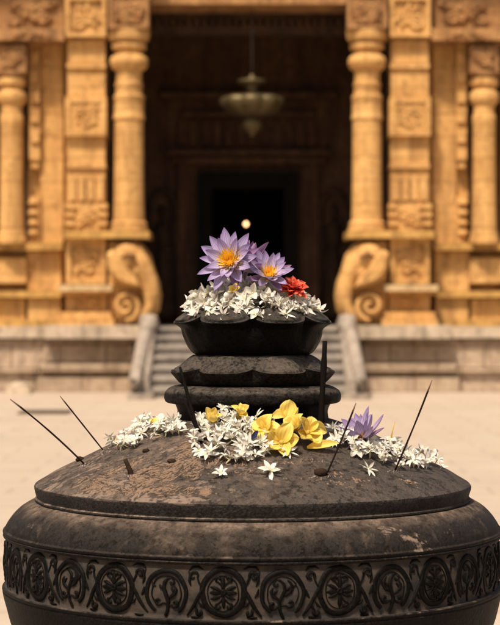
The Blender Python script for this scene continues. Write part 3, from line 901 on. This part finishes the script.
def frame_rect(mb, a, b, ya, yb, t, Df, Db, s, mat=0):
    bx(mb, a, b, ya, ya + t, Df, Db, s, mat); bx(mb, a, b, yb - t, yb, Df, Db, s, mat)
    bx(mb, a, a + t, ya + t, yb - t, Df, Db, s, mat); bx(mb, b - t, b, ya + t, yb - t, Df, Db, s, mat)
def column(cpx, D, prof, s, name='column'):
    """prof: dict part -> list of (hw, y)"""
    cx = sx_(cpx, D, s); k = D / F
    root = None
    for part, pts, mat in prof:
        mb = MB()
        mb.revolve([(a * k, Zp(y, D)) for a, y in pts], (cx, D - D0, 0), 32)
        o = mb.build(part if root else name, mat, root or TEMPLE, angle=35)
        if root is None: root = o
    return root, cx

for s in (-1, 1):
    # plinth in two steps of moulding
    mb = MB()
    bx(mb, -180, 132, 340, 394, 31.55, 33, s); bx(mb, -180, 40, 338.5, 366, 31.7, 33.1, s)
    bx(mb, -180, 38, 366, 372, 31.45, 31.9, s); bx(mb, 40, 132, 364, 371, 31.38, 31.9, s)
    bx(mb, -180, 36, 384, 396, 31.42, 31.9, s); bx(mb, 37, 133, 378, 396, 31.40, 31.9, s)
    for q in range(18):   # upright joints of the plinth blocks read as shallow ribs
        a = 44 + q * 5
        bx(mb, a, a + 3.4, 345, 361, 31.50, 31.8, s)
    mb.build('plinth', m_plinth, TEMPLE, smooth=False)
    mb = MB()
    bx(mb, -180, 44, 327, 338, 31.42, 33.2, s); bx(mb, 44.4, 141, 325.5, 338.5, 31.22, 33.2, s)
    mb.build('plinth_slab', m_slab, TEMPLE, smooth=False)
    # main wall with a niche behind the small column
    W = 32.55
    mb = MB()
    bx(mb, 28, 104, -140, 326, W, 33.2, s)
    bx(mb, -180, 28, 252, 326, W, 33.2, s); bx(mb, -180, 28, -140, 40, W, 33.2, s)
    bx(mb, -180, -6, 40, 252, W, 33.2, s)
    bx(mb, -6, 28, 40, 252, 33.1, 33.3, s, 1)
    bx(mb, 40, 63, 40, 250, W - .12, W + .1, s)
    mb.build('facade_wall', [m_ochre, m_wood], TEMPLE, smooth=False)
    # ledges of the side bay
    mb = MB()
    bx(mb, -180, 62, 243, 250, W - .42, W + .1, s); bx(mb, -180, 61, 291, 297.5, W - .45, W + .1, s)
    bx(mb, -180, 62, 320, 327, W - .40, W + .1, s)
    mb.build('ledge', m_ledge, TEMPLE, smooth=False)
    mb = MB()
    bx(mb, -180, 26, 258, 283, W - .30, W + .1, s); bx(mb, 27, 61, 250.2, 290.8, W - .20, W + .1, s)
    bx(mb, -180, 25, 299, 320, W - .26, W + .1, s); bx(mb, 28, 60.5, 298, 320, W - .33, W + .1, s)
    mb.build('dado_panel', m_ochre, TEMPLE, smooth=False)
    # hanging strip beside the niche
    mb = MB()
    bx(mb, 29.5, 40, 34, 160, W - .26, W + .1, s); bx(mb, 31, 38.5, 160.2, 168, W - .22, W + .1, s)
    for q in range(5): bx(mb, 30.5, 39, 52 + q * 20, 62 + q * 20, W - .32, W - .2, s)
    bx(mb, 29, 40, 196, 243, W - .2, W + .1, s)
    for q in range(4):
        mb.ball((sx_(34.5, W, s), W - .2 - D0, Zp(204 + q * 10, W)), .10, .10, .07, 10, 6)
    mb.build('wall_strip', m_ochre, TEMPLE, smooth=False)
    # pilaster
    P = 32.0
    mb = MB()
    bx(mb, 67.5, 105, 26, 232, P, 32.6, s)
    pil = mb.build('pilaster', m_ochre, TEMPLE, smooth=False)
    mb = MB()
    bx(mb, 65, 106.5, -60, 37, P - .1, 32.6, s); frame_rect(mb, 65.5, 106, -4, 36.5, 4, P - .17, P, s)
    carving(mb, 69, 103, 0, 33, P - .1, s, 1, 0, 9)
    mb.build('carved_panel', m_ochre, pil, smooth=False)
    mb = MB()
    bx(mb, 65, 106.5, 97, 136, P - .1, 32.6, s); frame_rect(mb, 65.5, 106, 97.5, 135.5, 5, P - .13, P, s)
    carving(mb, 73, 99, 104, 129, P - .1, s, 2, 0, 9, .04)
    mb.build('carved_panel', m_ochre, pil, smooth=False)
    for a_, b_, ya_, yb_, pd in ((66.5, 105.7, 63.5, 68, .06), (66.5, 105.7, 163.5, 168, .06), (70, 103, 41, 45, .05)):
        mb = MB(); bx(mb, a_, b_, ya_, yb_, P - pd, 32.6, s); mb.build('band', m_ochre, pil, smooth=False)
    for q in range(4):
        mb = MB(); bx(mb, 69.5 + q * 9, 76 + q * 9, 176, 200, P - .05, 32.6, s); mb.build('flute', m_ochre, pil, smooth=False)
    mb = MB()
    bx(mb, 65, 107, 203, 231, P - .12, 32.6, s); carving(mb, 66, 106, 205, 228, P - .12, s, 3, 0, 8, .05)
    for q in (204, 212, 221): bx(mb, 64.5, 74, q, q + 4.5, P - .18, P, s); bx(mb, 98, 107.5, q, q + 4.5, P - .18, P, s)
    mb.build('pilaster_foot', m_ochre, pil, smooth=False)
    # pedestal under pilaster and column
    mb = MB()
    bx(mb, 62, 149, 231, 238, 31.58, 32.7, s)
    mb.build('pedestal_ledge', m_ledge, TEMPLE, smooth=False)
    mb = MB()
    bx(mb, 66, 106, 238, 285, 31.85, 32.6, s); frame_rect(mb, 66.4, 105.6, 238.5, 284, 4.5, 31.78, 31.95, s)
    carving(mb, 72, 100, 245, 279, 31.85, s, 4, 0, 9, .06)
    bx(mb, 58, 112, 284.8, 291, 31.55, 32.6, s, 1)
    bx(mb, 61, 109, 291, 295, 31.68, 32.6, s)
    bx(mb, 66, 107, 295, 313, 31.85, 32.6, s); carving(mb, 69, 104, 296, 311, 31.85, s, 5, 0, 6, .05)
    bx(mb, 61, 111, 312, 319, 31.66, 32.6, s); bx(mb, 58, 114, 318.5, 326, 31.50, 32.6, s)
    mb.build('pedestal', [m_ochre, m_cream], TEMPLE, smooth=False)
    # big column
    C = 32.05
    root, cx = column(129, C, [
        ('column', [(15.8, 226), (15, 200), (14.8, 180), (14.4, 121), (15.6, 120), (15.6, 116), (14.9, 115), (14.9, 101), (15.6, 100), (15.6, 96.5), (13.4, 95), (13.2, 88), (14, 86.5), (14, 84), (12.8, 83), (12.8, 74), (13.4, 70.5)], m_ochre),
        ('column_base', [(19, 231.5), (19, 228), (17.5, 226.5), (18, 223.5), (16.3, 221)], m_ochre),
        ('neck_ring', [(13.4, 71), (16.5, 69.5), (18.8, 66), (19.2, 62.5), (18.4, 58.5), (15.5, 55.5), (12.6, 54.5), (12.6, 51), (16.4, 50), (17.4, 47), (16.4, 44), (13, 43)], m_ochre),
        ('capital', [(13, 43.5), (19, 41.5), (20.5, 38), (20.5, 32), (17, 31), (17, 28)], m_ochre)], s)
    mb = MB(); bx(mb, 109, 148, -10, 29, 31.75, 32.5, s)
    frame_rect(mb, 108.5, 148.5, -9, 28, 3, 31.70, 31.9, s)
    carving(mb, 111, 146, 2, 27, 31.75, s, 7, 0, 12, .08)
    mb.build('carved_block', m_ochre_d, root, smooth=False)
    mb = MB(); bx(mb, 112, 146, 97, 99.5, 31.8, 32.3, s)
    # small column
    C2 = 32.2
    root, cx = column(12, C2, [
        ('column', [(12.6, 241), (11.8, 190), (11.4, 126), (11.8, 125), (11.8, 116), (10.6, 114), (10.6, 106)], m_ochre),
        ('column_base', [(15, 244), (15, 239), (13.4, 237), (13.6, 233), (12, 230)], m_ochre),
        ('neck_ring', [(11, 106), (14, 102), (15.3, 97.5), (14, 93), (11.5, 91), (11.5, 88), (14.5, 85), (14.5, 80), (12, 77)], m_ochre),
        ('capital', [(12, 78), (16, 76), (16, 73), (14, 71)], m_ochre_d)], s)
    mb = MB(); bx(mb, -3, 26, 45, 72, 31.95, 33, s); carving(mb, -2, 25, 46, 71, 31.95, s, 8, 0, 10, .07)
    mb.build('carved_block', m_ochre_d, root, smooth=False)
    # entablature above
    mb = MB()
    bx(mb, -180, 64, 28, 40, 31.8, 33, s); bx(mb, -180, 64, -30, 28, 32.1, 33, s)
    carving(mb, 2, 62, -2, 27, 32.1, s, 9, 0, 16, .09)
    carving(mb, 2, 62, 30, 39, 31.8, s, 10, 0, 8, .05)
    bx(mb, -180, 150, -140, -60, 31.5, 33, s)
    mb.build('entablature', m_ochre_d, TEMPLE, smooth=False)

    # ---- elephant head carved against the pedestal, facing the doorway
    E = 31.9; k = E / F
    def ep(px, py, d=0.0): return Vector((sx_(px, E, s), E + d - D0, Zp(py, E)))
    mb = MB()
    outline = [(108, 240), (136, 240), (143, 245), (149, 254), (153, 268), (158, 282), (160, 296), (158, 310), (151, 321), (140, 325.5), (108, 325.5)]
    poly = [(sx_(a, E, s), Zp(b, E)) for a, b in outline]
    mb.prism(poly if s < 0 else poly[::-1], E - .08 - D0, 32.6 - D0, 0, .07)
    mb.ball(ep(127, 259, -.08), 17 * k, .26, 17 * k, 20, 12)
    mb.ball(ep(138, 256, -.05), 10 * k, .24, 12 * k, 16, 10)
    el = mb.build('elephant_carving', m_ochre, TEMPLE, angle=50)
    mb = MB()
    tp = [(136, 256), (143, 266), (149, 279), (152, 292), (151, 305), (146, 314), (138, 320)]
    mb.tube([ep(a, b, -.22) for a, b in tp], [9 * k, 9.4 * k, 9 * k, 8 * k, 6.8 * k, 5.4 * k, 4 * k], 14)
    mb.ball(ep(128, 259, -.20), 15 * k, .24, 15 * k, 20, 12); mb.ball(ep(136, 272, -.14), 10 * k, .24, 12 * k, 16, 10)
    mb.build('trunk', m_ochre, el)
    mb = MB()   # ear leaf
    ear = [(109, 254), (114, 250), (121, 255), (126, 263), (131, 271), (139, 279), (143, 288), (133, 287), (122, 284), (113, 277), (109, 266)]
    poly = [(sx_(a, E, s), Zp(b, E)) for a, b in ear]
    mb.prism(poly if s < 0 else poly[::-1], E - .52 - D0, E - .1 - D0, 0, .08)
    mb.build('ear', m_ochre, el, angle=40)
    mb = MB()   # volute under the trunk
    pts = []; rad = []
    for i in range(40):
        t = i / 39; a = -PI * .5 + t * 2 * PI * 1.55; q = 14.5 * (1 - .84 * t)
        pts.append(ep(127 + q * math.cos(a), 306 - q * math.sin(a), -.30 - .08 * t)); rad.append((3.0 - 1.0 * t) * k)
    mb.tube(pts, rad, 10); mb.ball(ep(127, 306, -.10), 15 * k, .07, 15 * k, 16, 8)
    mb.build('volute', m_ochre, el)
    mb = MB(); mb.ball(ep(131, 259, -.44), 2.4 * k, .05, 1.8 * k, 10, 6); mb.tube([ep(123, 258, -.43), ep(130, 254, -.47), ep(138, 258, -.43)], [.02, .04, .02], 6)
    mb.build('eye', m_ochre_d, el)

# doorway: lintel, porch walls, ceiling, floor, back wall
mb = MB()
x0, x1 = U(104.2, 32.55), 2 * AX - U(104.2, 32.55)
mb.box(x0 - .05, x1 + .05, 32.1 - D0, 33.2 - D0, Zp(4, 32.1), Zp(-140, 32.1))
mb.build('lintel', m_ochre_d, TEMPLE, smooth=False)
mb = MB()
zl = Zp(4, 32.1)
for q in range(36):
    xx = x0 + (x1 - x0) * (q + .5) / 36
    mb.box(xx - .04, xx + .04, 33.0 - D0, 33.35 - D0, zl - .22, zl - .12)
mb.box(x0 - .05, x1 + .05, 33.1 - D0, 33.5 - D0, zl - .12, zl + .3)
mb.box(x0 - .05, x1 + .05, 33.15 - D0, 33.45 - D0, zl - .36, zl - .22)
mb.build('dentil_beam', m_wood, TEMPLE, smooth=False)
B = 36.6
zfl = Zp(326, 31.6)
for sg in (-1, 1):
    mb = MB()
    xa = U(103.6, 33.2) if sg < 0 else 2 * AX - U(103.6, 33.2)
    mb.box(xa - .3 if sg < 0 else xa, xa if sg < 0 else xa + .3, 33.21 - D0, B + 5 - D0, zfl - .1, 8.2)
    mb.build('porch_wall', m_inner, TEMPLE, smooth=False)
mb = MB(); mb.box(-4, 4, 31.6 - D0, B + 5 - D0, zfl - .3, zfl - .012); mb.build('porch_floor', m_step, TEMPLE, smooth=False)
mb = MB(); mb.box(-7.5, 7.5, 33.3 - D0, B + 5.4 - D0, 8.2, 8.6); mb.box(-7.5, 7.5, 31.6 - D0, 33.2 - D0, Zp(-140, 32.1), 9.6); mb.build('roof', m_ochre_d, TEMPLE, smooth=False)
mb = MB()
wx = (B) / F
def ib(a, b, ya, yb, Df, Db, mat=0):
    mb.box(AX + (a - 248) * Df / F, AX + (b - 248) * Df / F, Df - D0, Db - D0, Zp(yb, Df), Zp(ya, Df), mat)
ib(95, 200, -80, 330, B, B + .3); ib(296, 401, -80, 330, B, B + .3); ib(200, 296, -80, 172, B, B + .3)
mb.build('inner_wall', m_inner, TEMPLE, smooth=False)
mb = MB()
ib(166, 330, 150, 155, B - .35, B + .1); ib(172, 324, 157, 164, B - .2, B + .1); ib(160, 336, 92, 98, B - .3, B + .1); ib(182, 314, 112, 116, B - .2, B + .1)
for q in range(12): ib(178 + q * 12, 184 + q * 12, 122, 146, B - .12, B + .1)
mb.build('cornice', m_inner, TEMPLE, smooth=False)
mb = MB()
ib(178, 186, 164, 330, B - .18, B + .1); ib(310, 318, 164, 330, B - .18, B + .1)
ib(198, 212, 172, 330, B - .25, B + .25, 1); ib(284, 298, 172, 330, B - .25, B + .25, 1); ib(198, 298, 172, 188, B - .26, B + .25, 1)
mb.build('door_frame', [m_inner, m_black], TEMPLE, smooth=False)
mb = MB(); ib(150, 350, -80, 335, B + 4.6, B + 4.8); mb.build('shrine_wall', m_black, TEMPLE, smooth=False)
for sg in (-1, 1):
    mb = MB()
    c = AX + sg * 85 * B / F; k = B / F
    y = B - D0
    # standing guardian figure in an arched niche
    pts = [Vector((c + 13 * k * math.cos(a), y - .1, Zp(215, B) + 24 * k * math.sin(a))) for a in [PI * i / 14 for i in range(15)]]
    mb.tube([Vector((c + 13 * k, y - .1, Zp(318, B)))] + pts + [Vector((c - 13 * k, y - .1, Zp(318, B)))], .06, 8)
    mb.ball((c, y - .12, Zp(212, B)), 4.5 * k, .12, 6 * k); mb.ball((c, y - .1, Zp(235, B)), 8 * k, .16, 14 * k)
    mb.ball((c, y - .1, Zp(272, B)), 7 * k, .16, 28 * k); mb.ball((c - 8 * k, y - .1, Zp(240, B)), 2.4 * k, .1, 14 * k); mb.ball((c + 9 * k, y - .1, Zp(232, B)), 2.4 * k, .1, 12 * k)
    mb.box(c - 11 * k, c + 11 * k, y - .3, y, Zp(318, B), Zp(304, B))
    mb.build('relief_figure', m_wood, TEMPLE)

# steps
STEPS = thing('stone_steps', 'grey stone steps climbing to the dark temple doorway', 'steps', (AX, 29.2 - D0, 0))
NS = 7
for i in range(NS):
    f = 29.1 + i * (31.6 - 29.1) / NS
    w = U(152, 31.4) - AX
    zt_ = zfl * (i + 1) / NS - (.014 if i == NS - 1 else 0)
    mb = MB(); mb.box(AX + w, AX - w, f - D0, 31.58 - D0 - i * .0007, zfl * i / NS - (0 if i else .05), zt_ - .0)
    mb.box(AX + w - .0, AX - w + .0, f - .05 - D0, f - .0005 - D0, zt_ - .05, zt_ - .003)
    mb.build('step', m_step, STEPS, smooth=False)

# balustrades: a makara-like head at the top, a curved back, a scroll at the foot
for s in (-1, 1):
    bxn = AX + (1 if s > 0 else -1) * (98 * 31.4 / F)
    bxb = bxn
    t = thing('stone_balustrade', ('right' if s > 0 else 'left') + ' grey stone balustrade curving down beside the temple steps', 'balustrade', (bxn, 29.0 - D0, 0), 'balustrades of the temple steps')
    mb = MB()
    path = [(31.45, 1.22), (31.0, 1.17), (30.6, 1.02), (30.2, .78), (29.8, .55), (29.4, .40), (29.0, .30)]
    n = len(path); hw = .12
    vs = []
    for (d, z) in path:
        vs += [Vector((bxn - hw, d - D0, 0)), Vector((bxn + hw, d - D0, 0)), Vector((bxn + hw, d - D0, z - .06)), Vector((bxn + hw * .6, d - D0, z)), Vector((bxn - hw * .6, d - D0, z)), Vector((bxn - hw, d - D0, z - .06))]
    fs = []
    for i in range(n - 1):
        for j in range(6):
            a = i * 6 + j; b = i * 6 + (j + 1) % 6
            fs.append((a, b, b + 6, a + 6))
    fs += [tuple(range(6)), tuple(range(n * 6 - 1, n * 6 - 7, -1))]
    mb.add(vs, fs); mb.build('side_wall', m_grey, t, angle=40)
    mb = MB(); mb.ball((bxn, 31.1 - D0, 1.16), .17, .26, .17, 18, 12); mb.ball((bxn, 30.85 - D0, 1.10), .13, .18, .12, 14, 10)
    mb.ball((bxn - .1, 31.0 - D0, 1.25), .05, .06, .06); mb.ball((bxn + .1, 31.0 - D0, 1.25), .05, .06, .06)
    mb.build('beast_head', m_grey, t)
    mb = MB(); mb.tube([Vector((bxn + s * (.0 + .09 * max(0, min(1, (30.9 - d) / 1.2)) ** .7), d - D0, z + .02)) for d, z in ((30.9, 1.08), (30.5, .94), (30.1, .70), (29.7, .50), (29.3, .40), (28.95, .36), (28.75, .26), (28.8, .14), (28.95, .14), (28.95, .22))], [.12, .12, .115, .11, .105, .10, .09, .08, .07, .06], 12)
    mb.build('trunk', m_grey, t)
    mb = MB(); mb.box(bxn - .2, bxn + .2, 28.6 - D0, 29.1 - D0, 0, .09); mb.build('foot_block', m_grey, t, smooth=False)

# brass lamp
LD = 32.7
lp = Vector(((252 - CX) * LD / F, LD - D0, 0)); k = LD / F
LAMP = thing('hanging_lamp', 'tarnished brass hanging lamp with a wide lobed pan in the doorway', 'lamp', (lp.x, lp.y, Zp(137, LD)))
mb = MB(); mb.revolve([(a * k, Zp(y, LD)) for a, y in ((.5, 137), (3.5, 134.5), (5, 132), (9, 129.5), (11, 125), (10, 120.5), (7, 118), (6, 114))], (lp.x, lp.y, 0), 32); mb.build('finial', m_brass, LAMP)
mb = MB(); mb.revolve([(a * k, Zp(y, LD)) for a, y in ((6, 118), (11, 116.5), (20, 113.5), (27, 109), (30.5, 103.5), (30, 99), (26, 96.5), (21, 97.5), (14, 97), (8, 96), (6, 95))], (lp.x, lp.y, 0), 96,
    fn=lambda i, th, r, z: (r * (1 + .12 * (abs(math.cos(4 * th)) - .5) * (r > .3)), z)); mb.build('lamp_pan', m_brass, LAMP)
mb = MB(); mb.revolve([(a * k, Zp(y, LD)) for a, y in ((6, 96), (5, 92), (7, 88), (5, 86), (13, 84), (15, 81.5), (14, 80), (4, 79), (3, 76), (1.5, 74))], (lp.x, lp.y, 0), 32); mb.build('lamp_stem', m_brass, LAMP)
mb = MB(); mb.tube([(lp.x, lp.y, Zp(75, LD)), (lp.x, lp.y, zl + .002)], .018, 6); mb.build('chain', m_iron, LAMP)

# lit bulb deep in the shrine
GD = 39.0
gp = unproj(246, 224, GD)
BULB = thing('lit_bulb', 'small glowing bulb hanging in the dark inner doorway above the lilies', 'light', gp)
mb = MB(); mb.ball(gp, .040, .040, .044, 16, 10); mb.build('bulb_glass', m_glow, BULB)
mb = MB(); mb.tube([gp + Vector((0, 0, .043)), gp + Vector((0, 0, .12))], .025, 8); mb.tube([gp + Vector((0, 0, .12)), (gp.x, gp.y, 8.2)], .006, 6); mb.build('cord', m_iron, BULB)

# things on the ground
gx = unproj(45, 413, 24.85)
mb = MB(); mb.box(gx.x - .34, gx.x + .34, 24.5 - D0, 25.2 - D0, 0, .012)  # low slatted strip, darker than the paving
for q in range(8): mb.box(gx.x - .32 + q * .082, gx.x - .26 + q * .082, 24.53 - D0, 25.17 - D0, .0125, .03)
tag(mb.build('ground_strip', m_strip, smooth=False), 'dark flat slatted strip lying on the pale courtyard left of the urn', 'grate')
mb = MB()
g2 = unproj(20, 392, 30.6)
mb.box(g2.x - .2, g2.x + .2, 30.4 - D0, 30.8 - D0, 0, .14, 0, .03); mb.ball((g2.x, 30.6 - D0, .15), .16, .16, .06)
tag(mb.build('stone_block', m_slab, angle=40), 'low pale stone block at the foot of the temple plinth', 'stone')

# ground
mb = MB()
mb.add([Vector(p) for p in ((-400, -60, 0), (400, -60, 0), (400, 700, 0), (-400, 700, 0))], [(0, 1, 2, 3)])
g = mb.build('ground', m_ground, smooth=False); g['kind'] = 'structure'

# ------------------------------------------------------------------ light, sky, camera
W_ = bpy.data.worlds.new('World'); S.world = W_; W_.use_nodes = True
nt = W_.node_tree
bg = nt.nodes['Background']
sky = nt.nodes.new('ShaderNodeTexSky'); sky.sky_type = 'NISHITA'; sky.sun_disc = False
SUN_EL, SUN_AZ = 58.0, 205.0      # azimuth clockwise from +Y: behind the camera, a little to its left
sky.sun_elevation = R(SUN_EL); sky.sun_rotation = R(SUN_AZ)
sky.air_density = 1.0; sky.dust_density = 6.0; sky.ozone_density = .6
nt.links.new(sky.outputs[0], bg.inputs[0]); bg.inputs[1].default_value = .05
sl = bpy.data.lights.new('sun', 'SUN'); sl.energy = 2.6; sl.angle = R(7); sl.color = (1, .86, .69)
so = bpy.data.objects.new('sun', sl); COL.objects.link(so)
az = R(SUN_AZ); el = R(SUN_EL)
d = Vector((math.sin(az) * math.cos(el), math.cos(az) * math.cos(el), math.sin(el)))
so.rotation_euler = d.to_track_quat('Z', 'Y').to_euler()
so.location = (0, -6, 12)

cd = bpy.data.cameras.new('camera'); co = bpy.data.objects.new('camera', cd); COL.objects.link(co)
co.location = CAM; co.rotation_euler = (R(90), 0, 0)
cd.sensor_fit = 'VERTICAL'; cd.sensor_height = 36; cd.sensor_width = 28.8; cd.lens = F / 625 * 36
cd.clip_end = 2000; cd.clip_start = .05
cd.dof.use_dof = True; cd.dof.focus_distance = D0 - .10; cd.dof.aperture_fstop = 8.6
S.camera = co
vs_ = S.view_settings
vs_.view_transform = 'Standard'; vs_.look = 'None'; vs_.gamma = 1.0; vs_.use_curve_mapping = False
vs_.exposure = 1.1
S.render.engine = 'CYCLES'
S.cycles.use_denoising = True
